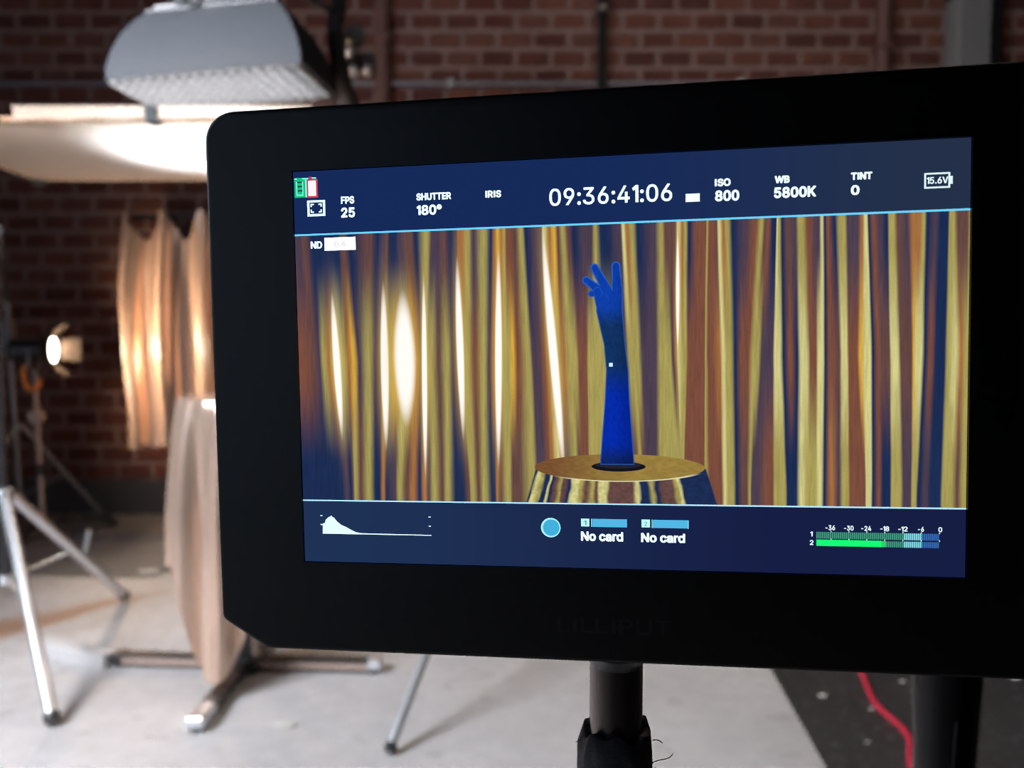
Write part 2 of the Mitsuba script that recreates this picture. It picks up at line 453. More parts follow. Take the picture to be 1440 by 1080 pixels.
# ---- the picture on the screen: what the camera sees, in millimetres of screen
TONES = {'N': (27, 44, 82), 'P': (76, 62, 78), 'B': (100, 70, 66), 'R': (122, 76, 60), 'O': (162, 108, 62), 'K': (166, 154, 86), 'G': (214, 168, 64), 'Y': (206, 200, 134)}
FOLDS = """-0.2,-0.1,0.1:PRN 1.1,1.8,2.1:PRN 2.3,4.1,4.9:BBN 4.5,5.2,5.9:NPN 6.3,6.3,8.1:NKN 8.1,7.6,9.6:NON 9.9,9.7,11.2:NYP 10.9,11.5,12.3:NKN 11.8,12.6,12.8:BOP 12.4,14.0,13.6:BGK 13.8,15.3,15.0:NPB 18.5,17.6,17.0:BKK 20.5,19.5,18.8:NPN 22.1,20.6,19.7:PBN 22.8,21.7,20.7:BYO 23.6,22.9,21.6:NKN 24.8,24.3,23.6:NGP 26.4,26.8,24.8:PYK 27.8,29.0,26.8:BGB 28.8,30.1,28.2:BOO 30.2,30.6,29.8:NBN 32.6,31.5,31.0:KYO 33.7,32.3,31.9:PKP 34.7,33.0,33.1:PKK 35.2,34.9,35.2:PBB 36.6,37.0,36.4:BKK 38.5,38.4,38.5:NPN 39.7,39.3,40.1:PBN 40.4,40.1,41.4:OYB 41.2,41.0,42.0:OKK 42.4,41.7,42.5:KKK 43.9,43.7,43.9:PRB 46.3,45.8,45.4:KKK 48.0,47.1,47.3:NPN 49.0,48.1,48.0:OON 49.6,49.3,48.6:GYO 50.5,50.2,49.5:OKB 51.2,50.8,50.9:KKK 51.7,51.7,51.5:RKK 52.3,52.7,52.4:RGB 53.7,53.9,53.7:BRB 55.3,56.6,57.1:KKK 56.3,57.6,58.4:NPP 58.3,58.7,59.6:PPP 60.0,60.2,60.9:PRR 60.5,61.1,61.6:YOO 61.8,62.2,63.2:OYY 62.8,63.4,63.9:GKO 63.8,64.4,64.9:BOP 64.9,66.2,67.1:KKK 66.1,67.5,68.1:BKB 67.4,68.3,68.7:NRR 69.8,69.8,69.9:PRR 71.3,70.4,70.5:PKK 72.2,72.4,72.2:KKK 73.5,74.4,74.1:NKK 74.8,75.7,75.8:NKK 78.0,78.9,79.4:PPP 78.7,80.0,81.3:YKB 79.5,80.7,82.3:OKK 80.6,81.6,82.8:KKB 81.9,82.8,83.6:NPP 85.5,85.6,85.5:PPP 87.1,86.8,86.6:KKK 88.0,88.8,90.0:BKK 89.0,89.6,90.9:BPK 90.2,90.2,91.1:BOK 90.7,90.7,91.2:YYK 91.7,91.7,91.6:OKK 92.3,92.3,91.7:KKK 93.1,92.9,92.0:NRR 94.9,95.1,94.4:RRR 96.8,96.4,96.3:RRR 97.1,96.7,96.6:KKK 97.6,97.3,97.6:RRR 98.4,98.1,98.7:RRR 99.3,99.8,100.1:BOR 99.8,100.6,100.9:YYY 100.8,101.4,101.7:OKK 101.6,102.2,102.6:KKK 102.8,103.3,103.5:NNN 105.3,104.7,104.9:PRB 107.6,106.0,105.7:RRB 108.8,107.3,106.5:KKK 109.6,108.2,107.0:BKP 110.3,109.0,107.9:RPP 111.4,111.0,110.4:NPR 112.0,111.3,111.3:NPR 112.3,111.9,111.9:YYK 112.8,112.8,113.8:KYK 113.4,113.7,114.5:NNN 114.6,115.2,115.5:BRN 116.2,116.6,116.5:PNN 117.0,117.5,117.6:KYY 117.6,118.4,118.7:KYK 118.9,119.5,119.7:RRK 120.6,120.5,120.6:PRK 121.2,121.1,121.2:PYY 121.8,122.0,121.7:YYY 122.4,122.6,122.5:NNN 123.0,123.5,124.0:RRO 124.5,125.5,125.6:NBP 125.6,126.2,126.5:KYK 126.4,127.0,127.4:KYK 127.1,127.6,128.0:PRR 129.2,129.2,130.4:PRR 130.1,130.0,130.9:OGR 130.8,131.0,131.3:YYY 131.1,131.9,132.2:YYY 131.5,132.5,132.7:NNN 132.4,133.5,134.0:RRR 133.6,134.5,134.8:PBN 135.3,135.9,136.2:NBN 135.8,136.4,136.7:KYK 136.6,137.5,138.2:KYK 137.5,138.4,139.1:BBP 139.5,140.5,140.5:PBP 140.6,141.0,141.0:OGK 141.9,141.4,141.4:OYK 142.7,142.4,141.7:KYK 143.4,143.2,142.3:NNN 145.0,144.3,143.8:PRP 146.0,145.5,144.9:NNN 147.5,147.1,146.7:NNN 148.0,147.9,147.4:KKK 148.7,149.4,149.0:KYK 149.7,150.7,150.2:BOB 151.4,151.5,151.5:BKK 152.3,151.9,152.0:KKK"""
FOLDS = [(tuple(map(float, a.split(','))), c) for a, c in (q.split(':') for q in FOLDS.split())]
STREAKS = [(9.7, 0.043, 46.9, 0.9, 15.3), (21.64, -0.006, 47.1, 0.97, 17.3), (26.61, 0.006, 45.4, 2.45, 14.0), (31.4, -0.013, 49.7, 0.64, 20.9),
           (40.19, 0.015, 43.1, 0.86, 18.5), (49.34, -0.018, 45.7, 0.81, 22.3), (62.25, 0.076, 44.3, 0.99, 24.8), (90.65, -0.005, 31.0, 0.39, 11.8)]
HAND = [(76.85, 24.86, 0.9, 77.11, 30.68, 1.12), (77.11, 30.68, 1.13, 76.43, 34.23, 1.77), (72.0, 25.11, 0.84, 75.01, 30.63, 1.05), (75.01, 30.63, 1.05, 75.78, 34.7, 1.45),
        (70.02, 27.89, 0.78, 73.4, 30.58, 0.98), (73.4, 30.58, 0.97, 74.98, 34.19, 1.46), (72.59, 30.4, 0.94, 73.84, 34.82, 1.3), (71.2, 31.01, 0.65, 72.58, 30.89, 0.65),
        (75.29, 34.85, 2.99, 76.35, 42.36, 2.42), (76.35, 42.36, 2.42, 76.94, 48.57, 2.5), (76.94, 48.57, 2.51, 76.87, 55.95, 2.83), (76.87, 55.95, 2.84, 76.73, 69.97, 3.89)]
SKIRT = [(55.9, 'N'), (56.6, 'Y'), (58.0, 'K'), (58.8, 'N'), (59.5, 'N'), (60.1, 'Y'), (60.7, 'N'), (61.8, 'B'), (63.0, 'K'), (63.6, 'B'), (65.0, 'N'), (66.0, 'Y'), (66.9, 'Y'), (67.9, 'K'), (69.2, 'B'),
         (70.9, 'K'), (71.8, 'B'), (72.6, 'Y'), (73.8, 'Y'), (74.9, 'B'), (78.3, 'B'), (80.2, 'B'), (81.4, 'Y'), (82.3, 'N'), (83.7, 'N'), (84.8, 'K'), (86.0, 'N'), (87.4, 'B'), (89.6, 'B'), (90.8, 'K'), (91.4, 'Y'), (92.2, 'N'), (99.1, 'N')]


def screen_picture(p, n, uv):
    u, v = uv.x * 152.0, uv.y * 95.0
    tone = {k: mi.Color3f(lin(*c)) for k, c in TONES.items()}
    a = dr.clip((v - 19.5) / 26.5, -0.2, 1)
    b = dr.clip((v - 46.0) / 25.0, 0, 1.2)
    wt = mikit.smoothstep(1.0, 0.05, a)
    wb = mikit.smoothstep(0.05, 1.0, b)
    wm = 1 - wt - wb
    wob = (mikit.fbm(u * 0.30, v * 0.06, 3, 2) - 0.5) * 0.22
    x = u + wob
    col, last = None, None
    for (xt, xm, xb), c in FOLDS:
        pos = xt + (xm - xt) * a + (xb - xm) * b
        here = tone[c[0]] * wt + tone[c[1]] * wm + tone[c[2]] * wb
        col = here if col is None else dr.lerp(col, here, mikit.smoothstep(last, pos, x))
        last = pos
    # uneven cloth grain
    col = col * (0.80 + 0.4 * mikit.fbm(u * 3.2, v * 0.22, 7, 3)) * (0.96 + 0.08 * mikit.noise(u * 7, v * 5, 1))
    # the folds that mirror the lamp are blown out
    for xc, sl, yc, hw, hl in STREAKS:
        e = dr.square((v - yc) / hl)
        q = dr.square((u - xc - sl * (v - yc)) / hw)
        gold = dr.exp(-0.50 * q) * dr.exp(-1.3 * e)
        col = mikit.mix(col, lin(222, 184, 92), 0.8 * gold)
        col = mikit.mix(col, (1.05, 1.0, 0.93), mikit.smoothstep(1.5, 0.35, q + e + 0.35 * q * e))
    # the draped round table
    du, dv = (u - 77.0) / 19.4, (v - 71.25) / 3.15
    top = du * du + dv * dv
    half = 19.4 + (v - 71.25) * 0.30
    sk = mikit.smoothstep(0.25, -0.25, dr.abs(u - 77.3) - half) * mikit.smoothstep(0.0, 0.3, v - 71.25)
    scol, last = None, None
    xs = 77.3 + (u - 77.3) * (21.6 / half)
    wav = xs + 0.5 * (mikit.noise(xs * 0.9, v * 0.5, 4) - 0.5)
    for pos, c in SKIRT:
        here = tone[c]
        scol = here if scol is None else dr.lerp(scol, here, mikit.smoothstep(last, pos, wav))
        last = pos
    scol = scol * (0.75 + 0.5 * mikit.fbm(u * 1.5, v * 1.5, 2, 2))
    col = mikit.mix(col, scol, sk)
    tcol = mikit.mix(lin(118, 78, 48), lin(152, 126, 62), mikit.smoothstep(58, 82, u)) * (0.8 + 0.4 * mikit.fbm(u * 0.8, v * 2.0, 6, 3))
    rim = mikit.smoothstep(0.10, 0.03, dr.abs(top - 1.02)) * mikit.smoothstep(72.3, 73.4, v)
    col = mikit.mix(col, tcol, mikit.smoothstep(1.03, 0.98, top))
    col = mikit.mix(col, lin(232, 232, 190), rim * mikit.smoothstep(61, 68, u) * 0.9)
    disc = dr.square((u - 77.0) / 6.2) + dr.square((v - 71.0) / 1.15)
    col = mikit.mix(col, lin(18, 18, 28), mikit.smoothstep(1.05, 0.95, disc))
    disc2 = dr.square((u - 77.0) / 5.3) + dr.square((v - 70.6) / 0.85)
    col = mikit.mix(col, lin(40, 42, 58), mikit.smoothstep(1.05, 0.9, disc2) * 0.6)
    # the blue velvet hand
    d = mi.Float(99.0)
    for x0, y0, r0, x1, y1, r1 in HAND:
        ex, ey = x1 - x0, y1 - y0
        t = dr.clip(((u - x0) * ex + (v - y0) * ey) / (ex * ex + ey * ey), 0, 1)
        di = dr.sqrt(dr.square(u - x0 - t * ex) + dr.square(v - y0 - t * ey)) - (r0 + (r1 - r0) * t)
        d = dr.minimum(d, di - (0.13 if y1 < 35.5 and y0 < 34.5 else 0.04))
    d = dr.maximum(d, v - 70.6)
    fing = mi.Float(99.0)
    for k in (0, 2, 4, 6):
        x0, y0, r0, x1, y1, r1 = HAND[k]
        ex, ey = x1 - x0, y1 - y0
        t = dr.clip(((u - x0) * ex + (v - y0) * ey) / (ex * ex + ey * ey), 0, 1)
        di = dr.abs(dr.sqrt(dr.square(u - x0 - t * ex) + dr.square(v - y0 - t * ey)) - (r0 + (r1 - r0) * t) * 0.86)
        fing = dr.minimum(fing, di + 0.5 * mikit.smoothstep(0.45, 0.75, t))
    vel = mikit.mix(lin(12, 58, 158), lin(15, 46, 92), mikit.smoothstep(33, 39, v))
    vel = mikit.mix(vel, lin(4, 40, 160), mikit.smoothstep(46, 56, v))
    vel = mikit.mix(vel, lin(12, 34, 100), mikit.smoothstep(65, 70, v))
    vel = vel * (0.78 + 0.44 * mikit.fbm(u * 2, v * 1.2, 8, 3)) * (1.15 - 0.35 * mikit.smoothstep(75, 80, u))
    vel = mikit.mix(vel, lin(40, 104, 215), mikit.smoothstep(0.16, 0.02, fing) * 0.5 * mikit.smoothstep(33, 29, v))
    vel = mikit.mix(vel, lin(66, 120, 205), mikit.smoothstep(0.16, 0.0, dr.abs(d + 0.12)) * 0.55)
    inside = mikit.smoothstep(0.08, -0.08, d)
    col = mikit.mix(col, vel, inside)
    # exposure spot meter mark
    mk = dr.maximum(dr.abs(u - 75.5), dr.abs(v - 47.4))
    col = mikit.mix(col, lin(214, 240, 250), mikit.smoothstep(0.48, 0.38, mk))
    # the two dark status bands, their tint shifting from left to right
    k = u / 152.0
    up = mikit.mix(lin(21, 42, 90), lin(36, 48, 72), mikit.smoothstep(0.45, 1.0, k))
    dn = mikit.mix(lin(30, 50, 86), lin(22, 29, 68), mikit.smoothstep(0.0, 0.8, k))
    col = mikit.mix(col, up, mikit.smoothstep(15.2, 15.1, v))
    return mikit.mix(col, dn, mikit.smoothstep(79.7, 79.8, v))


scr = trimesh.Trimesh(np.array([[0, -95, 0], [152, -95, 0], [152, 0, 0], [0, 0, 0.0]]), [[0, 1, 2], [0, 2, 3]], process=False)
key = part(mon, 'screen', on_screen(scr), 'mat_screen', False, label='lit screen showing a blue hand on a draped table, with camera read-outs', uv=np.array([[0, 1], [1, 1], [1, 0], [0, 0.0]]))
scene[key]['emitter'] = {'type': 'area', 'radiance': mikit.proc(screen_picture), 'sampling_weight': 0.05}
SCREEN = key


def glow(name, mesh, color, gain=1.0):
    k = part(SCREEN, name, on_screen(mesh), 'mat_screen', False)
    scene[k]['emitter'] = {'type': 'area', 'radiance': rgb(np.array(lin(*color)) * gain), 'sampling_weight': 0.001}


def flat(polys, z0=0.02, z1=0.06):
    return join(*[slab(p, z0, z1) for p in polys])


def R(u0, v0, u1, v1):
    return sbox(u0, -v1, u1, -v0)


def words(text, u, v, h, w, bold=True, z=0.02, fat=0.0):
    m = lettering(text, h, bold)
    b = m.bounds
    m.apply_translation([-b[0][0], -b[0][1], 0])
    m.apply_scale([w / (b[1][0] - b[0][0]), h / (b[1][1] - b[0][1]), 1.0])
    if fat:
        tri = m.triangles[m.face_normals[:, 2] > 0.9][:, :, :2]
        g = shapely.union_all([Polygon(t) for t in tri]).buffer(0.02).buffer(fat - 0.02, quad_segs=4).simplify(0.01)
        m = join(*[slab(q, 0, 0.04) for q in getattr(g, 'geoms', [g])])
    m.apply_translation([u, -v, z])
    return m


WHITE = (232, 255, 255)
for name, s, u, v, h, w in [
        ('timecode', '09:36:41:06', 61.90, 10.65, 3.81, 27.61), ('frame_rate_caption', 'FPS', 11.93, 8.08, 1.66, 3.19), ('frame_rate_value', '25', 11.92, 11.33, 2.27, 3.28),
        ('shutter_caption', 'SHUTTER', 30.48, 8.07, 1.57, 8.23), ('shutter_value', '180°', 30.49, 11.50, 2.24, 5.93), ('iris_caption', 'IRIS', 47.0, 8.15, 1.55, 3.6),
        ('sensitivity_caption', 'ISO', 98.94, 7.89, 1.57, 3.31), ('sensitivity_value', '800', 99.01, 11.18, 2.28, 5.08), ('white_balance_caption', 'WB', 111.84, 7.78, 1.47, 3.01),
        ('white_balance_value', '5800K', 111.69, 11.03, 2.25, 8.71), ('tint_caption', 'TINT', 127.79, 7.78, 1.45, 4.25), ('tint_value', '0', 127.81, 11.04, 1.99, 1.62),
        ('battery_voltage', '15.6V', 143.26, 9.40, 1.36, 4.21), ('filter_caption', 'ND', 4.01, 18.43, 1.6, 2.78), ('card_text', 'No card', 68.22, 88.50, 2.11, 9.64), ('card_text', 'No card', 82.11, 88.54, 2.05, 9.83),
        ('level_number', '-36', 122.81, 85.0, 1.05, 1.97), ('level_number', '-30', 126.74, 85.0, 1.04, 1.96), ('level_number', '-24', 130.39, 85.0, 1.04, 2.02), ('level_number', '-18', 134.39, 85.0, 1.04, 1.79),
        ('level_number', '-12', 138.1, 85.0, 1.03, 1.92), ('level_number', '-6', 142.23, 85.0, 1.03, 1.17), ('level_number', '0', 146.45, 85.0, 1.03, 0.7), ('level_number', '1', 119.55, 86.47, 1.05, 0.46), ('level_number', '2', 119.45, 88.41, 1.05, 0.72)]:
    glow(name, words(s, u, v, h, w, name not in ('timecode', 'level_number', 'battery_voltage'), 0.02, 0.085 if name == 'timecode' else 0.09 if h > 1.9 else 0.08 if name not in ('level_number', 'battery_voltage') else 0.035), WHITE, 1.15)
glow('frame_line', flat([R(0, 14.92, 152, 15.36)]), (104, 204, 246), 1.1)
glow('frame_line', flat([R(0, 79.62, 152, 79.95)]), (176, 228, 250), 1.1)
# two battery symbols, top left
glow('battery_symbol', flat([R(0.3, 1.95, 2.95, 6.2).difference(R(0.75, 2.4, 2.5, 5.75)), R(1.1, 1.5, 2.1, 1.95)] + [R(1.0, 2.7 + k, 2.25, 3.4 + k) for k in (0, 1.0, 2.0)]), (20, 200, 120))
glow('battery_symbol', flat([R(0.75, 2.4, 1.0, 5.75), R(2.25, 2.4, 2.5, 5.75), R(1.0, 5.45, 2.25, 5.75), R(0.3, 1.55, 1.0, 1.9), R(2.2, 1.55, 3.9, 1.9), R(3.0, 1.95, 3.4, 6.2), R(4.75, 1.5, 5.8, 1.85)]), (130, 250, 240))
glow('battery_symbol', flat([R(3.45, 1.95, 6.15, 6.35).difference(R(3.75, 2.2, 5.75, 5.95)), R(4.05, 1.35, 4.7, 1.9)]), (214, 60, 84))
glow('battery_symbol', flat([R(3.75, 2.25, 5.72, 5.92)]), (248, 246, 250))
fr = [R(3.35, 6.95, 7.9, 10.8).difference(R(3.95, 7.5, 7.3, 10.2))]
for sx in (0, 1):
    for sy in (0, 1):
        u0, v0 = (4.2, 7.75) if not sx else (6.2, 7.75)
        v0 = 7.75 if not sy else 9.15
        L = R(u0, v0, u0 + 0.85, v0 + 0.8).difference(R(u0 + (0.36 if not sx else -0.1), v0 + (0.36 if not sy else -0.1), u0 + (0.95 if not sx else 0.49), v0 + (0.9 if not sy else 0.44)))
        fr.append(L)
glow('frame_guide_symbol', flat(fr), WHITE)
glow('status_block', flat([R(92.5, 9.3, 95.6, 11.1)]), WHITE, 1.2)
glow('battery_outline', flat([R(142.7, 7.1, 147.9, 10.4).difference(R(143.05, 7.45, 147.55, 10.05)), R(147.9, 7.95, 148.4, 9.6)]), WHITE)
nd = R(7.41, 15.99, 15.24, 19.1)
glow('filter_box', flat([nd]), (255, 255, 255), 1.25)
glow('filter_value', words('0.6', 9.9, 18.2, 1.25, 2.9, True, 0.07), (222, 226, 226))
hist = [(4.8, 88.05), (4.88, 85.5), (5.44, 85.31), (5.64, 84.6), (6.4, 83.88), (6.9, 83.72), (7.14, 83.45), (7.35, 83.8), (7.85, 84.04), (8.55, 84.91), (9.62, 85.77), (10.88, 86.27), (11.95, 86.87), (13.2, 87.46), (14.63, 87.74), (32.2, 87.84), (32.2, 88.05)]
glow('histogram', flat([Polygon([(a, -c) for a, c in hist])] + [R(a, c - 0.13, a + 0.55, c + 0.13) for a, c in ((4.3, 83.56), (4.3, 85.77), (31.6, 83.5), (31.6, 85.73))]), WHITE)
ring = Point(61.08, -85.54).buffer(2.32, quad_segs=24)
glow('record_button', flat([Point(61.2, -85.54).buffer(1.95, quad_segs=24)], 0.05, 0.08), (66, 178, 220))
glow('record_ring', flat([ring]), (170, 245, 250))
for u0, n, w in ((68.2, '1', 8.25), (82.15, '2', 8.3)):
    glow('card_symbol', flat([R(u0, 83.27, u0 + 1.95, 85.12), R(u0 + 2.35, 83.27, u0 + 2.48, 85.2)] + ([R(u0 + 10.5, 83.4, u0 + 10.62, 85.3)] if n == '2' else [])), (190, 252, 248))
    glow('card_bar', flat([R(u0 + 2.55, 83.3, u0 + 2.4 + w, 85.2)]), (82, 184, 230))
    glow('card_number', words(n, u0 + 0.65, 84.75, 1.0, 0.62, False, 0.07), (80, 150, 150))


def hatch(u0, u1, v0, v1, pitch=0.42, fill=0.55):
    n = int(round((u1 - u0) / pitch))
    return [R(u0 + k * (u1 - u0) / n, v0, u0 + (k + fill) * (u1 - u0) / n, v1) for k in range(n)]


glow('level_meter', flat([R(120.83, 85.45, 139.3, 86.95), R(135.6, 87.3, 139.3, 88.62)], 0.01, 0.02), (24, 82, 80))
glow('level_meter', flat(hatch(120.83, 139.3, 85.45, 86.95) + hatch(135.6, 139.3, 87.3, 88.62)), (70, 160, 130))
glow('level_meter', flat([R(139.3, 85.45, 143.05, 86.95), R(139.3, 87.3, 143.05, 88.62)], 0.01, 0.02), (60, 140, 160))
glow('level_meter', flat(hatch(139.3, 143.05, 85.45, 86.95) + hatch(139.3, 143.05, 87.3, 88.62)), (140, 220, 224))
glow('level_meter', flat([R(143.05, 85.45, 146.65, 86.95), R(143.05, 87.3, 146.65, 88.62)], 0.01, 0.02), (24, 60, 120))
glow('level_meter', flat(hatch(143.05, 146.65, 85.45, 86.95) + hatch(143.05, 146.65, 87.3, 88.62)), (58, 112, 186))
glow('level_bar', flat([R(120.83, 87.2, 134.6, 88.62)]), (18, 255, 118), 1.0)
glow('level_bar', flat([R(134.6, 87.25, 135.55, 88.62)]), (52, 205, 104))
glow('level_tick', flat([R(123.9 + k * 3.78, 85.15, 124.05 + k * 3.78, 85.5) for k in range(7)] + [R(123.9 + k * 3.78, 86.85, 124.05 + k * 3.78, 87.2) for k in range(7)]), WHITE)

# ---- the stand under the monitor
PXc, PYc = 0.0262, 0.1890
ms = thing('monitor_stand', 'slim steel stand carrying the monitor, bound with frayed black cloth tape', 'stand')
zt = 0.9236
part(ms, 'mounting_collar', lathe([(0, 0), (0.0064, 0), (0.0072, -0.0008), (0.0076, -0.0022)][::-1] and [(0.0001, -0.0035), (0.0066, -0.0035), (0.0069, -0.0022), (0.0082, -0.0004), (0.0082, 0.0), (0.0001, 0.0)], (PXc, PYc, zt), n=40), 'mat_black_metal')
part(ms, 'spigot', lathe([(0.0001, -0.03), (0.0066, -0.03), (0.0066, 0.0), (0.0001, 0.0)], (PXc, PYc, zt - 0.0035), n=48), 'mat_dark_steel', label='bare metal spigot between tape and monitor')
ang = np.linspace(0, 2 * np.pi, 72, endpoint=False)
zs = np.linspace(0.0, 1.0, 60)
P = np.zeros((72, 60, 3))
ztop = 0.9036 + 0.0011 * np.sin(ang * 3 + 1) + 0.0009 * np.sin(ang * 7)
for j, t in enumerate(zs):
    zz = ztop * (1 - t) + 0.60 * t if t > 0.3 else ztop - (ztop - (0.9036 * 0.7 + 0.18)) * (t / 0.3)
    q = np.stack([np.cos(ang) * 3, np.sin(ang) * 3, zz * 220], 1)
    r = 0.0086 + 0.0012 * meshkit.fbm(q, 3) + 0.0004 * np.sin(zz * 900 + ang) - (0.0009 if j == 0 else 0)
    P[:, j] = np.stack([PXc + r * np.cos(ang), PYc + r * np.sin(ang), zz], 1)
inner = P[:, :1].copy()
inner[:, 0, 0], inner[:, 0, 1] = PXc + 0.0067 * np.cos(ang), PYc + 0.0067 * np.sin(ang)
inner[:, 0, 2] -= 0.0003
part(ms, 'tape_wrap', grid(np.concatenate([inner, P], 1), True), 'mat_tape', True, label='black cloth tape wound round the pole, frayed')
for pts_ in [[(0.0088, -0.002, 0.8985), (0.0105, -0.003, 0.9), (0.0125, -0.0035, 0.9008), (0.0136, -0.004, 0.9022)], [(0.009, -0.003, 0.8945), (0.0093, -0.0038, 0.8965), (0.0104, -0.004, 0.8982)],
             [(0.0089, -0.002, 0.9045), (0.0105, -0.0025, 0.9047), (0.0112, -0.003, 0.9043)], [(-0.009, -0.002, 0.9048), (-0.0103, -0.003, 0.9046)], [(0.0091, -0.003, 0.892), (0.0095, -0.004, 0.896), (0.0092, -0.0045, 0.899)]]:
    q = [(PXc + a, PYc + b_, c_ - 0.0035) for a, b_, c_ in pts_]
    part(ms, 'loose_thread', tube(curve(q, 16) if len(q) > 2 else q, 0.00012, 6), 'mat_tape')
part(ms, 'pole', rod((PXc, PYc, 0.30), (PXc, PYc, 0.62), 0.0105), 'mat_black_metal')
for a in (90, 210, 330):
    d = np.array([math.cos(math.radians(a)), math.sin(math.radians(a)), 0])
    part(ms, 'leg', rod(np.array([PXc, PYc, 0.34]) + d * 0.012, np.array([PXc, PYc, 0.012]) + d * 0.30, 0.009, round_end=0.01), 'mat_black_metal')

# ---- the thick black tube at the right, under the end of the monitor
bt = thing('black_support_pole', 'thick glossy black pole standing under the right end of the monitor', 'stand')
part(bt, 'tube', tube([(0.3175, 0.56, 0.05), (0.3183, 0.553, 0.65), (0.3183, 0.55, 0.70), (0.3180, 0.55, 0.80), (0.3180, 0.55, 0.92)], [0.0205, 0.0205, 0.0205, 0.0252, 0.0262], 48), 'mat_gloss_black')
part(bt, 'rib', rod((0.3110, 0.5290, 0.66), (0.3125, 0.5260, 0.735), 0.0012), 'mat_gloss_black')
part(bt, 'base_plate', lathe([(0.0001, 0), (0.15, 0), (0.15, 0.012), (0.145, 0.016), (0.03, 0.05), (0.0001, 0.05)], (0.3175, 0.56, FZ)), 'mat_black_metal')

single('red_cable', tube(curve([(1.17, 2.62, 0.007), (1.10, 2.42, 0.007), (1.056, 2.269, 0.007), (1.023, 2.151, 0.007), (1.004, 2.064, 0.007), (1.008, 1.966, 0.007), (1.003, 1.893, 0.007), (0.972, 1.826, 0.007), (0.930, 1.733, 0.007), (0.90, 1.55, 0.007), (0.95, 1.2, 0.007)], 120), 0.0072, 10),
       'mat_red_cable', 'red cable snaking over the black floor beside the white sheet', 'cable')

# ------------------------------------------------------------------ pedestal table and its cloth
TX, TY = -0.817, 2.309
tb = thing('pedestal_table', 'small round pedestal table with black cross feet, hidden under a gold satin cloth', 'table')
part(tb, 'table_top', lathe([(0.0001, 0.820), (0.166, 0.820), (0.170, 0.824), (0.170, 0.838), (0.166, 0.842), (0.0001, 0.842)], (TX, TY, 0)), 'mat_wood')
part(tb, 'column', bbox(TX - 0.022, TX + 0.022, TY - 0.022, TY + 0.022, 0.045, 0.82, 0.003), 'mat_black_metal')
part(tb, 'inner_sleeve', bbox(TX + 0.023, TX + 0.045, TY - 0.018, TY + 0.018, 0.05, 0.30, 0.003), 'mat_tan_edge')
part(tb, 'inner_sleeve', bbox(TX - 0.045, TX - 0.023, TY - 0.018, TY + 0.018, 0.05, 0.30, 0.003), 'mat_tan_edge')
part(tb, 'hub', bbox(TX - 0.05, TX + 0.05, TY - 0.05, TY + 0.05, 0.012, 0.052, 0.005), 'mat_black_metal')
for ex, ey in ((-1.238, 2.338), (-0.394, 2.285), (-0.812, 1.910), (-0.822, 2.725)):
    a, b_ = np.array([TX, TY, 0.0]), np.array([ex, ey, 0.0])
    t = (b_ - a) / np.linalg.norm(b_ - a)
    lg = part(tb, 'leg', bar(a + t * 0.045 + [0, 0, 0.030], b_ - t * 0.035 + [0, 0, 0.030], 0.044, 0.026, 0.003), 'mat_black_metal')
    s = np.array([-t[1], t[0], 0]) * 0.0235
    if abs(ey - TY) < 0.1:
        part(lg, 'lit_side', join(bar(a + t * 0.05 + s + [0, 0, 0.027], b_ - t * 0.04 + s + [0, 0, 0.027], 0.002, 0.018, 0.0004), bar(a + t * 0.05 - s + [0, 0, 0.027], b_ - t * 0.04 - s + [0, 0, 0.027], 0.002, 0.018, 0.0004)), 'mat_tan_edge')  # warm light on the side faces put in as tan strips
    part(lg, 'end_cap', bar(b_ - t * (0.10 if ey < 2 else 0.045) + [0, 0, 0.031], b_ + [0, 0, 0.031], 0.049, 0.031, 0.006), 'mat_black_metal' if ex < -1 else 'mat_chrome', label=None if ex < -1 else 'bright metal end cap')
    part(lg, 'foot', lathe([(0.0001, 0), (0.018, 0), (0.020, 0.003), (0.020, 0.016), (0.0001, 0.016)], b_ - t * 0.025 + [0, 0, FZ]), 'mat_black_metal')

nth, nz = 420, 70
th = np.linspace(0, 2 * np.pi, nth, endpoint=False)
Rt = 0.172
hem = [(0, 0.58), (30, 0.66), (90, 0.74), (130, 0.60), (165, 0.52), (196, 0.515), (222, 0.52), (235, 0.55), (242, 0.775), (250, 0.80), (264, 0.81), (276, 0.785), (288, 0.70), (300, 0.57), (325, 0.53), (360, 0.58)]
drop = np.interp(np.degrees(th), *zip(*hem))
drop = np.convolve(np.concatenate([drop[-3:], drop, drop[:3]]), np.ones(7) / 7, 'valid')
ph = 11 * th + 1.3 * np.sin(2 * th + 0.6) + 0.7
fold = 0.5 + 0.5 * np.sin(ph) + 0.25 * np.sin(2.3 * ph + 1)
P = np.zeros((nth, nz + 10, 3))
for j in range(10):
    r = Rt * (j + 0.001) / 10
    P[:, j] = np.stack([TX + r * np.cos(th), TY + r * np.sin(th), np.full(nth, 0.8448)], 1)
for j in range(nz):
    s = j / (nz - 1)
    L = s * drop
    lift = np.clip(L / 0.035, 0, 1)
    amp = 0.048 * np.clip(L / 0.35, 0, 1) ** 0.75
    r = Rt + 0.004 * lift + amp * (fold - 0.70) + 0.036 * (L / 0.8) ** 0.55
    z = 0.8448 - 0.003 * lift - np.maximum(L - 0.004, 0) * 0.985
    P[:, 10 + j] = np.stack([TX + r * np.cos(th), TY + r * np.sin(th), z], 1)
uvc = np.stack(np.meshgrid(np.linspace(0, 1, nth), np.linspace(0, 0.3, nz + 10), indexing='ij'), -1).reshape(-1, 2)
single('tablecloth', grid(P, True), 'mat_satin', 'gold satin cloth draped over the small table in long folds', 'tablecloth', smooth=True, uv=uvc)

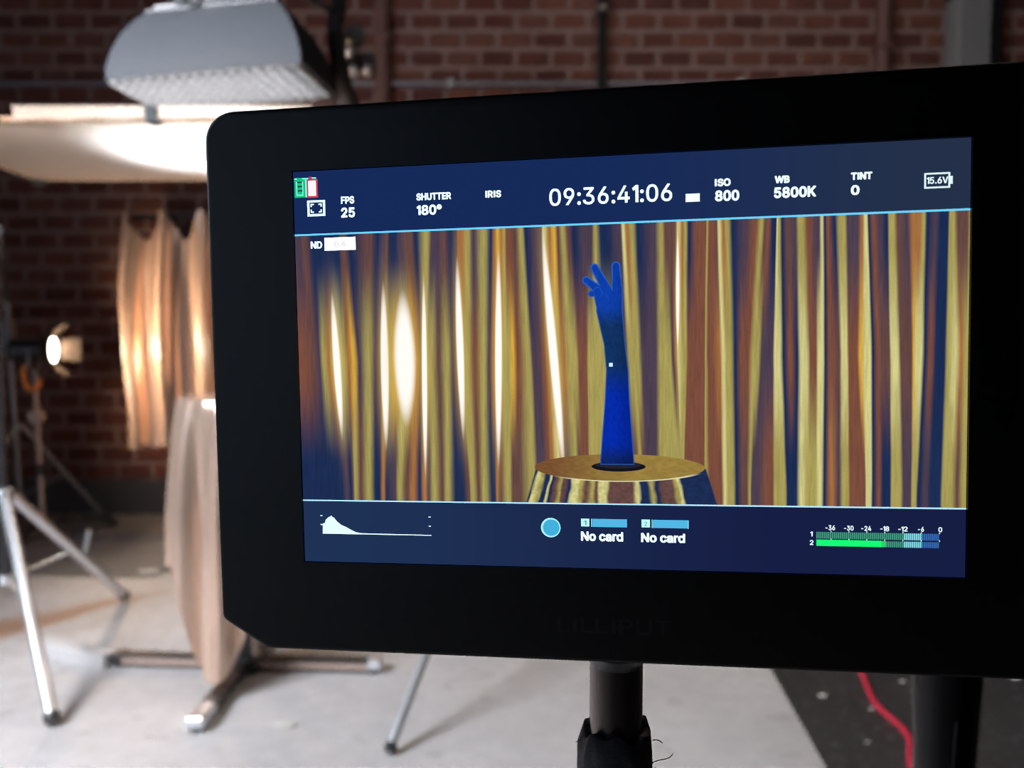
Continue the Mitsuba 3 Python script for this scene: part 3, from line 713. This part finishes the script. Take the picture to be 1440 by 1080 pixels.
# ------------------------------------------------------------------ the hanging gold cloth behind
nx, nz = 900, 60
X = np.linspace(-2.13, 0.72, nx)
Z = np.linspace(1.725, 0.445, nz)
P = np.zeros((nx, nz, 3))
s = X + 2.13
warp = s + 0.030 * np.sin(s * 9.1 + 0.4) + 0.012 * np.sin(s * 23)
hang = np.clip(np.abs(np.sin(np.pi * (s - 0.03) / 0.215)), 0, 1) ** 1.4
for j, z in enumerate(Z):
    t = j / (nz - 1)
    ph = 2 * np.pi * warp / 0.155 + 0.7 * np.sin(s * 3 + 2.2 * t)
    A = 0.036 * (0.75 + 0.5 * meshkit.noise(np.stack([s * 4, s * 0 + t * 1.5, s * 0], 1)))
    y = 4.20 + A * (np.sin(ph) + 0.34 * np.sin(2 * ph + 1.1) + 0.20 * np.sin(3.7 * ph + 3 * t)) + 0.02 * math.sin(t * 3)
    bulge = -0.045 * math.sin(math.pi * min(1.0, t * 1.15)) * np.exp(-s * 4)
    x = X + bulge + 0.012 * np.sin(ph + 0.8) * (0.5 + t)
    zz = z - 0.02 * (t ** 6) * np.sin(s * 11 + 0.5) - 0.018 * (t ** 8) * (s > 0.33) - 0.16 * hang * (1 - t) ** 3
    P[:, j] = np.stack([x, y, zz], 1)
uvc = np.stack(np.meshgrid(np.linspace(0, 2, nx), np.linspace(0, 1, nz), indexing='ij'), -1).reshape(-1, 2)
single('backdrop_curtain', grid(P), 'mat_satin', 'gold satin backdrop curtain hanging in deep folds in front of the brick wall', 'curtain', smooth=True, uv=uvc)
bs = thing('backdrop_stand', 'dark crossbar and uprights that carry the gold backdrop curtain', 'stand')
part(bs, 'crossbar', rod((-2.10, 4.285, 1.70), (0.75, 4.285, 1.70), 0.014), 'mat_black_metal')
for x in (-1.76, 0.55):
    part(bs, 'upright', rod((x, 4.30, 0.03), (x, 4.30, 1.70), 0.014), 'mat_black_metal')
    part(bs, 'base', lathe([(0.0001, 0), (0.09, 0), (0.09, 0.012), (0.02, 0.035), (0.0001, 0.035)], (x, 4.34, 0.0)), 'mat_black_metal')

# ------------------------------------------------------------------ softbox over the set
SB = np.eye(4)
yaw, roll = math.radians(-6.0), math.radians(-2.6)
SB[:3, :3] = trimesh.transformations.rotation_matrix(yaw, [0, 0, 1])[:3, :3] @ trimesh.transformations.rotation_matrix(roll, [0, 1, 0])[:3, :3]
SB[:3, 3] = (-0.952, 2.61, 1.846)


def sb(m):
    m = m.copy()
    m.apply_transform(SB)
    return m


sx = thing('softbox', 'grey rectangular softbox with an egg-crate grid, hung face down at the top left', 'softbox')
prof = [(0.0, 1.0, 1.0), (0.045, 1.0, 1.0), (0.10, 0.955, 0.93), (0.16, 0.875, 0.80), (0.21, 0.775, 0.63), (0.235, 0.70, 0.50)]
HX, HY = 0.322, 0.162
for name, sg in (('side_panel', (0, -1)), ('side_panel', (0, 1)), ('end_panel', (-1, 0)), ('end_panel', (1, 0))):
    rows = []
    for h, fx, fy in prof:
        n = 17
        q = np.linspace(-1, 1, n)
        if sg[0] == 0:
            bow = 0.012 * (1 - q ** 2) * math.sin(math.pi * h / 0.25)
            rows.append(np.stack([q * HX * fx, np.full(n, sg[1] * HY * fy) + sg[1] * bow, np.full(n, h)], 1))
        else:
            bow = 0.010 * (1 - q ** 2) * math.sin(math.pi * h / 0.25)
            rows.append(np.stack([np.full(n, sg[0] * HX * fx) + sg[0] * bow, q * HY * fy, np.full(n, h)], 1))
    part(sx, name, sb(grid(np.array(rows))), 'mat_grey_cloth' if sg != (1, 0) else 'mat_black_cloth', True, label=None if sg != (1, 0) else 'right end of the softbox, its shade put in as black cloth')  # shaded right end given a darker cloth than the lit sides
part(sx, 'rim_piping', sb(join(*[tube([(a, b_, 0.004), (c_, d_, 0.004)], 0.004, 8) for a, b_, c_, d_ in ((-HX, -HY, HX, -HY), (HX, -HY, HX, HY), (HX, HY, -HX, HY), (-HX, HY, -HX, -HY))])), 'mat_grey_cloth')
for a, b_ in ((-1, -1), (1, -1), (1, 1), (-1, 1)):
    part(sx, 'corner_rod', sb(tube([(a * HX * fx * 1.004, b_ * HY * fy * 1.004, h) for h, fx, fy in prof], 0.0045, 8)), 'mat_black_cloth')
part(sx, 'speed_ring', sb(bbox(-HX * 0.70, HX * 0.70, -HY * 0.5, HY * 0.5, 0.235, 0.250, 0.004)), 'mat_dull_steel')
dk = part(sx, 'diffuser', sb(trimesh.Trimesh(np.array([[-HX + .01, -HY + .01, 0.040], [-HX + .01, HY - .01, 0.040], [HX - .01, HY - .01, 0.040], [HX - .01, -HY + .01, 0.040]]), [[0, 1, 2], [0, 2, 3]], process=False)), 'mat_diffuser', False, label='glowing white diffuser inside the softbox')
scene[dk]['emitter'] = {'type': 'area', 'radiance': rgb(SOFTBOX_RADIANCE), 'sampling_weight': 1.0}
for k in range(0, 17):
    x = (-HX + 0.006) + 2 * (HX - 0.006) * k / 16
    part(sx, 'grid_slat', sb(bbox(x - 0.0022, x + 0.0022, -HY + 0.004, HY - 0.004, -0.010, 0.014 if 0 < k < 16 else 0.038)), 'mat_grid', False)
for k in range(0, 8):
    y = (-HY + 0.006) + 2 * (HY - 0.006) * k / 7
    part(sx, 'grid_cross_slat', sb(bbox(-HX + 0.004, HX - 0.004, y - 0.0012, y + 0.0012, 0.003, 0.022 if 0 < k < 7 else 0.038)), 'mat_grid_cross', False)
hd = thing('studio_lamp', 'dark studio lamp with a glint added as a glowing spot, sitting on top of the grey softbox', 'lamp')
part(hd, 'casing', sb(bbox(-0.13, 0.16, -0.07, 0.07, 0.2505, 0.40, 0.012)), 'mat_grey_paint')
wk = part(hd, 'window', sb(hull([(a, -0.0715 - e, b_) for a, b_ in [(-0.005 + 0.033 * math.cos(t), 0.285 + 0.014 * math.sin(t)) for t in np.linspace(0, 2 * np.pi, 20)[:-1]] for e in (0, 0.004)])), 'mat_diffuser', False, label='glowing spot added for a white glint')
scene[wk]['emitter'] = {'type': 'area', 'radiance': rgb([5.0, 5.0, 5.2]), 'sampling_weight': 0.01}  # white glint put in as a small emitter
part(hd, 'label_plate', sb(bbox(-0.22, -0.135, -0.03, 0.03, 0.2505, 0.285, 0.003)), 'mat_white_paint')
part(hd, 'power_cord', sb(tube(curve([(-0.10, -0.072, 0.33), (-0.09, -0.088, 0.27), (-0.055, -0.094, 0.238), (-0.02, -0.09, 0.262), (-0.03, -0.072, 0.32)], 30), 0.004, 8)), 'mat_black_metal')

bm = thing('boom_stand', 'black boom stand with clamps holding the softbox, beside its right end', 'stand')
part(bm, 'upright', rod((-0.715, 3.20, 0.02), (-0.715, 3.20, 2.75), 0.018), 'mat_dull_steel')
part(bm, 'boom_arm', tube(curve([(-0.715, 3.18, 2.42), (-0.66, 3.00, 2.28), (-0.625, 2.78, 2.08), (-0.600, 2.74, 1.95), (-0.545, 2.72, 1.80)], 24), 0.030, 14), 'mat_black_cloth')
part(bm, 'boom_arm', rod((-0.655, 2.92, 2.23), (-0.775, 2.66, 2.21), 0.016), 'mat_black_metal')
part(bm, 'grip_head', lathe([(0.0001, -0.03), (0.034, -0.03), (0.038, -0.02), (0.038, 0.02), (0.034, 0.03), (0.0001, 0.03)], (-0.575, 2.86, 2.115), (0.4, -1, 0.1)), 'mat_black_metal')
part(bm, 'clamp_plate', bbox(-0.60, -0.50, 2.85, 2.90, 1.99, 2.06, 0.006), 'mat_black_metal')
for q in ((-0.590, 2.84, 2.055), (-0.575, 2.83, 1.985), (-0.522, 2.83, 1.985)):
    part(bm, 'knob', lathe([(0.0001, -0.02), (0.010, -0.02), (0.013, -0.014), (0.013, 0.014), (0.010, 0.02), (0.0001, 0.02)], q, (0.2, -1, 0.5), 16), 'mat_chrome', label='bright metal clamp knob')
for a in (80, 200, 320):
    d = np.array([math.cos(math.radians(a)), math.sin(math.radians(a)), 0])
    part(bm, 'leg', rod(np.array([-0.715, 3.20, 0.30]) + d * 0.02, np.array([-0.715, 3.20, 0.014]) + d * 0.33, 0.011, round_end=0.012), 'mat_dull_steel')

# ------------------------------------------------------------------ diffusion frame under the softbox
X0, X1, Y0, Y1, ZP = -1.905, -0.585, 2.30, 3.13, 1.668
scene['mat_clip'] = two({'type': 'diffuse', 'reflectance': rgb([0.10, 0.11, 0.115])})
df = thing('diffusion_frame', 'white cloth stretched on a wooden frame, held level under the softbox and glowing', 'diffuser')
part(df, 'near_bar', bar((X0, Y0, ZP - 0.008), (X1, Y0, ZP - 0.008), 0.024, 0.010), 'mat_wood')
part(df, 'far_bar', bar((X0, Y1, ZP), (X1, Y1, ZP), 0.024, 0.024), 'mat_wood')
part(df, 'end_bar', bar((X0, Y0 + 0.013, ZP), (X0, Y1 - 0.013, ZP), 0.024, 0.024), 'mat_wood')
part(df, 'end_bar', bar((X1, Y0 + 0.013, ZP), (X1, Y1 - 0.013, ZP), 0.024, 0.024), 'mat_wood')
n1, n2 = 60, 40
gx, gy = np.meshgrid(np.linspace(X0 + 0.01, X1 - 0.01, n1), np.linspace(Y0 + 0.01, Y1 - 0.01, n2), indexing='ij')
sag = 0.012 * np.sin(np.pi * (gx - X0) / (X1 - X0)) * np.sin(np.pi * (gy - Y0) / (Y1 - Y0)) + 0.0015 * np.sin(gy * 55 + 2 * gx)
part(df, 'cloth', grid(np.stack([gx, gy, ZP - 0.0135 - sag], -1)), 'mat_silk', True)
fx = np.linspace(-1.46, X1, 60)
fl = np.stack([np.stack([fx, np.full(60, Y0 - 0.0135 - 0.003 * abs(k - 2)), np.full(60, ZP + 0.026 - k * 0.010) + 0.002 * np.sin(fx * 40) * (k == 4)], 1) for k in range(5)], 1)
part(df, 'hem_flap', grid(fl), 'mat_silk', True)
part(df, 'clip', bbox(-1.075, -1.035, Y0 - 0.02, Y0 + 0.018, ZP - 0.02, ZP + 0.03, 0.004), 'mat_clip', label='grey spring clip')
part(df, 'clip', bbox(X0 - 0.02, X0 + 0.03, Y1 - 0.03, Y1 + 0.015, ZP - 0.028, ZP + 0.018, 0.004), 'mat_clip', label='grey spring clip')


# ------------------------------------------------------------------ light stands
def tripod(key, foot_list, x, y, hub, low, top, r_pole, r_leg, mat_leg, mat_pole, mid=0.5, top_x=None, top_y=None):
    tx, ty = (top_x if top_x is not None else x), (top_y if top_y is not None else y)
    part(key, 'pole', rod((x, y, low), (tx, ty, top), r_pole), mat_pole)
    part(key, 'leg_collar', lathe([(0.0001, -0.022), (r_pole + 0.012, -0.022), (r_pole + 0.016, -0.016), (r_pole + 0.016, 0.016), (r_pole + 0.012, 0.022), (0.0001, 0.022)], (x, y, hub), n=24), mat_leg)
    part(key, 'brace_collar', lathe([(0.0001, -0.014), (r_pole + 0.010, -0.014), (r_pole + 0.010, 0.014), (0.0001, 0.014)], (x, y, low + 0.02), n=24), mat_leg)
    for fx, fy, fz in foot_list:
        f = np.array([fx, fy, fz + r_leg * 0.8])
        h = np.array([x, y, hub])
        d = (f - h) * [1, 1, 0]
        d /= np.linalg.norm(d)
        h = h + d * (r_pole + 0.010)
        lg = part(key, 'leg', rod(h, f, r_leg, round_end=r_leg), mat_leg)
        part(lg, 'rubber_foot', tube([f + (h - f) * 0.03, f + (h - f) * 0.01, f], [r_leg * 1.25, r_leg * 1.25, r_leg * 0.8], 14), 'mat_black_metal')
        m = h + (f - h) * mid
        part(key, 'brace', bar((x + d[0] * r_pole, y + d[1] * r_pole, low + 0.02), m, 0.016, 0.006, 0.001), mat_leg)
        part(lg, 'rivet', lathe([(0.0001, -0.014), (0.008, -0.014), (0.008, 0.014), (0.0001, 0.014)], m, np.cross(d, [0, 0, 1]), 12), mat_leg)


st = thing('light_stand', 'chrome tripod stand with a bright leg, nearest on the left edge', 'light stand')
tripod(st, [(-1.192, 1.946, FZ), (-1.505, 2.945, FZ), (-2.16, 2.28, FZ)], -1.604, 2.40, 0.522, 0.235, 1.636, 0.013, 0.0165, 'mat_chrome', 'mat_black_metal')
part(st, 'locking_knob', lathe([(0.0001, -0.02), (0.016, -0.02), (0.02, -0.012), (0.02, 0.012), (0.016, 0.02), (0.0001, 0.02)], (-1.592, 2.38, 1.348), (1, -0.6, 0), 18), 'mat_chrome')
part(st, 'riser_collar', lathe([(0.0001, -0.03), (0.022, -0.03), (0.022, 0.03), (0.0001, 0.03)], (-1.604, 2.40, 1.30), n=24), 'mat_black_metal')

st = thing('light_stand', 'grey steel tripod stand by the brick wall, left of the small lit lamp', 'light stand')
tripod(st, [(-2.335, 4.36, 0), (-3.10, 4.20, 0), (-2.72, 3.62, 0)], -2.650, 4.10, 0.556, 0.165, 1.22, 0.014, 0.0125, 'mat_dull_steel', 'mat_dull_steel', top_x=-2.685)
part(st, 'upper_clamp', bbox(-2.71, -2.65, 4.07, 4.13, 0.93, 1.13, 0.008), 'mat_dull_steel')
part(st, 'upper_pole', rod((-2.685, 4.1, 1.13), (-2.70, 4.1, 1.62), 0.009), 'mat_black_metal')

st = thing('light_stand', 'tripod stand behind the monitor, one shiny leg showing below it', 'light stand')
tripod(st, [(-0.298, 1.806, FZ), (0.24, 2.50, FZ), (-0.16, 2.66, FZ)], -0.10, 2.31, 0.46, 0.20, 0.95, 0.013, 0.0125, 'mat_chrome', 'mat_black_metal')

# ------------------------------------------------------------------ the small fresnel lamp
LC = np.array([-2.327, 3.90, 0.969])
AX = np.array([0.978, 0.208, 0.0])
SIDE = np.array([-AX[1], AX[0], 0.0])
UP = np.array([0, 0, 1.0])
lp = thing('fresnel_lamp', 'small lit spot lamp with barn doors, shining on the gold curtain from the left', 'lamp')
part(lp, 'housing', lathe([(0.0001, -0.20), (0.045, -0.20), (0.058, -0.185), (0.060, -0.06), (0.070, -0.05), (0.070, 0.0), (0.066, 0.004), (0.062, 0.0), (0.062, -0.045), (0.0001, -0.045)], LC, AX, 40), 'mat_black_metal')
lk = part(lp, 'lens', lathe([(0.0001, 0.010), (0.03, 0.007), (0.060, -0.002), (0.060, -0.012), (0.0001, -0.012)], LC, AX, 36), 'mat_diffuser', True, label='glowing round lens')
scene[lk]['emitter'] = {'type': 'area', 'radiance': rgb(LAMP_RADIANCE), 'sampling_weight': 1.0}
for sgn, d, w in ((1, SIDE, UP), (-1, SIDE, UP), (1, UP, SIDE), (-1, UP, SIDE)):
    h = LC + d * sgn * 0.072
    out = AX * 0.115 + d * sgn * 0.055
    if d is SIDE and sgn < 0:
        out = -AX * 0.03 - SIDE * 0.05
    elif d is UP:
        out = AX * 0.075 + UP * sgn * 0.075
    a = [h - w * 0.055, h + w * 0.055, h + out * 0.8 + w * 0.06, h + out * 0.8 - w * 0.06]
    nrm = np.cross(out, w)
    nrm /= np.linalg.norm(nrm)
    part(lp, 'barn_door', hull([q + nrm * e for q in a for e in (-0.001, 0.001)]), 'mat_barn', False)
part(lp, 'yoke', tube([LC - AX * 0.09 + SIDE * 0.072, LC - AX * 0.09 + SIDE * 0.074 - UP * 0.085, LC - AX * 0.09 - UP * 0.105, LC - AX * 0.09 - SIDE * 0.074 - UP * 0.085, LC - AX * 0.09 - SIDE * 0.072], 0.006, 10), 'mat_dull_steel')
part(lp, 'stirrup_spigot', rod(LC - AX * 0.09 - UP * 0.105, LC - AX * 0.09 - UP * 0.170, 0.010), 'mat_dull_steel')
bx, by = (LC - AX * 0.09)[:2]

st = thing('lamp_stand', 'slim tan stand with a knuckle, carrying the small spot lamp', 'light stand')
part(st, 'pole', rod((bx + 0.02, by, 0.055), (bx, by, 0.80), 0.012), 'mat_tan_edge')
part(st, 'knuckle', lathe([(0.0001, -0.035), (0.030, -0.035), (0.036, -0.025), (0.036, 0.025), (0.030, 0.035), (0.0001, 0.035)], (bx + 0.004, by, 0.632), (0.3, -1, 0), 24), 'mat_tan_edge')
part(st, 'riser_collar', lathe([(0.0001, -0.03), (0.022, -0.03), (0.022, 0.03), (0.0001, 0.03)], (bx + 0.014, by, 0.36), n=20), 'mat_black_metal')
for a in (20, 150, 265):
    d = np.array([math.cos(math.radians(a)), math.sin(math.radians(a)), 0])
    part(st, 'leg', rod(np.array([bx + 0.02, by, 0.10]) + d * 0.012, np.array([bx + 0.02, by, 0.012]) + d * 0.17, 0.010, round_end=0.01), 'mat_black_metal')

# an orange spring clamp hanging on the lamp's yoke
oc = thing('spring_clamp', 'orange spring clamp hanging under the small spot lamp', 'clamp')
OX = np.array([bx - 0.005, by - 0.035, 0.868])
part(oc, 'jaw', tube(curve([OX + (-0.004, 0, 0.03), OX + (-0.024, 0, 0.01), OX + (-0.028, 0, -0.03), OX + (-0.020, 0, -0.075)], 20), 0.011, 10), 'mat_orange')
part(oc, 'handle', tube(curve([OX + (-0.020, 0, -0.070), OX + (0.0, 0, -0.094), OX + (0.032, 0, -0.092), OX + (0.048, 0, -0.066), OX + (0.044, 0, -0.045)], 20), 0.012, 10), 'mat_orange')
part(oc, 'spring', lathe([(0.0001, -0.012), (0.011, -0.012), (0.011, 0.012), (0.0001, 0.012)], OX + (-0.004, 0, 0.03), (0, 1, 0), 16), 'mat_dull_steel')

# ------------------------------------------------------------------ things lying about
t0 = np.linspace(0, 4.6 * np.pi, 160)
loop = np.stack([-2.34 + (0.155 + 0.012 * np.sin(t0 * 1.7)) * np.cos(t0), 4.17 + (0.10 + 0.01 * np.cos(t0 * 1.3)) * np.sin(t0), 0.008 + 0.010 * t0 / 14 + 0.05 * np.clip(np.sin(t0 - 0.6), 0, 1) * (t0 < 6)], 1)
single('black_cable', tube(loop, 0.0065, 8), 'mat_black_metal', 'loops of black cable on the floor at the foot of the lamp stand', 'cable')
single('wooden_batten', bar((-1.51, 2.43, 0.026), (-1.238, 2.325, 0.026), 0.060, 0.044, 0.004), 'mat_batten', 'short white painted batten lying on the white floor left of the table foot', 'batten')
single('metal_pin', rod((-1.925, 3.40, 0.012), (-1.905, 3.42, 0.165), 0.012, 16, 0.012), 'mat_chrome', 'short bright metal pin standing on the grey floor beyond the chrome tripod', 'pin')


def scrap(x, y, r, z, seed, flat_=0.25):
    m = trimesh.creation.icosphere(2, 1.0)
    v = m.vertices * [r, r * 0.6, r * flat_]
    v = v * (0.65 + 0.7 * meshkit.fbm(m.vertices * 1.6 + seed, 3)[:, None])
    m.vertices = v
    m.apply_translation([x, y, z - v[:, 2].min()])
    return m


for i, (x, y, r, z, lb) in enumerate([
        (0.881, 2.124, 0.014, 0.0, 'largest pale scrap on the black floor, nearest the white sheet'),
        (0.985, 2.052, 0.009, 0.0, 'small pale scrap touching the bend of the red cable'),
        (1.156, 2.22, 0.010, 0.0, 'pale scrap on the black floor between red cable and black pole'),
        (0.892, 1.876, 0.007, 0.0, 'tiny pale scrap on the black floor left of the red cable, low down'),
        (1.055, 2.262, 0.008, 0.0, 'small pale scrap beside the red cable, just under the monitor'),
        (1.500, 2.236, 0.016, 0.0, 'greenish pale scrap on the black floor at the right edge'),
        (-1.585, 3.31, 0.050, 0.0, 'crumpled white paper scrap on the grey floor past the white sheet'),
        (-1.470, 3.245, 0.040, 0.004, 'torn white paper scrap on the far edge of the white sheet'),
        (-0.590, 1.958, 0.030, 0.004, 'thin grey sliver lying on the white sheet in front of the table')]):
    single('paper_scrap', scrap(x, y, r, z, i * 7.3, 0.12 if r > 0.02 else 0.35), 'mat_paper', lb, 'scrap', smooth=True)

# ------------------------------------------------------------------ the key light (outside the picture, left of the camera) and an added ceiling light and glow panel
KP = np.array([-2.15, 0.62, 1.95])
KD = np.array([-0.35, 2.35, 0.55]) - KP
KD /= np.linalg.norm(KD)
kr = np.cross(KD, [0, 0, 1.0])
kr /= np.linalg.norm(kr)
ku = np.cross(kr, KD)
kl = thing('led_panel', 'square panel lamp on a stand, lighting the set from beside the camera', 'lamp')
q = [KP + kr * a + ku * b_ for a, b_ in ((-0.5, -0.5), (0.5, -0.5), (0.5, 0.5), (-0.5, 0.5))]
m = trimesh.Trimesh(np.array(q), [[0, 2, 1], [0, 3, 2]], process=False)
if m.face_normals[0] @ KD < 0:
    m.invert()
k = part(kl, 'diffuser', m, 'mat_diffuser', False)
scene[k]['emitter'] = {'type': 'area', 'radiance': rgb(KEY_RADIANCE), 'sampling_weight': 1.0}
part(kl, 'housing', hull([p_ - KD * e + (p_ - KP) * g for p_ in q for e, g in ((0.004, 0.05), (0.06, 0.0))]), 'mat_black_metal', False)
for sg in (-1, 1):
    c0 = KP + kr * sg * 0.53
    c1 = c0 + KD * (0.95 if sg < 0 else 0.45) + kr * sg * 0.12
    part(kl, 'barn_door', hull([c + ku * e + kr * f for c in (c0, c1) for e in (-0.55, 0.55) for f in (-0.003, 0.003)]), 'mat_black_cloth', False)  # added unseen shields; the long one keeps light off the left wall
part(kl, 'pole', rod((KP - KD * 0.05)[:2].tolist() + [0.03], (KP - KD * 0.05).tolist(), 0.015), 'mat_black_metal')
part(kl, 'base', lathe([(0.0001, 0), (0.2, 0), (0.2, 0.02), (0.03, 0.05), (0.0001, 0.05)], (KP - KD * 0.05)[:2].tolist() + [FZ]), 'mat_black_metal')
cl = thing('added_ceiling_light', 'added unseen light on the studio ceiling, brightening the upper wall', 'lamp')  # made-up unseen light, added to brighten the upper brick wall
part(cl, 'tray', bbox(0.3, 2.1, 2.3, 2.6, 3.54, 3.6, 0.01), 'mat_white_paint')
k = part(cl, 'diffuser', bbox(0.35, 2.05, 2.35, 2.55, 3.50, 3.539, 0.01), 'mat_diffuser', False)
scene[k]['emitter'] = {'type': 'area', 'radiance': rgb(ADDED_CEILING_RADIANCE), 'sampling_weight': 0.5}

wk = struct('window_1', bbox(-4.35, -2.45, -3.098, -3.06, 0.55, 2.55, 0.01), 'mat_diffuser', 'added glowing panel on the wall behind the photographer, brightening the bezel', category='window')  # made-up panel light, added to brighten the left side of the bezel
scene[wk]['emitter'] = {'type': 'area', 'radiance': rgb(ADDED_GLOW_RADIANCE), 'sampling_weight': 0.6}
for x in (-4.38, -3.40, -2.42):
    part('window_1', 'panel_upright', bbox(x - 0.03, x + 0.03, -3.098, -3.03, 0.5, 2.6, 0.004), 'mat_grey_paint')
for z in (0.52, 1.55, 2.58):
    part('window_1', 'rail', bbox(-4.35, -2.45, -3.098, -3.035, z - 0.03, z + 0.03, 0.004), 'mat_grey_paint')
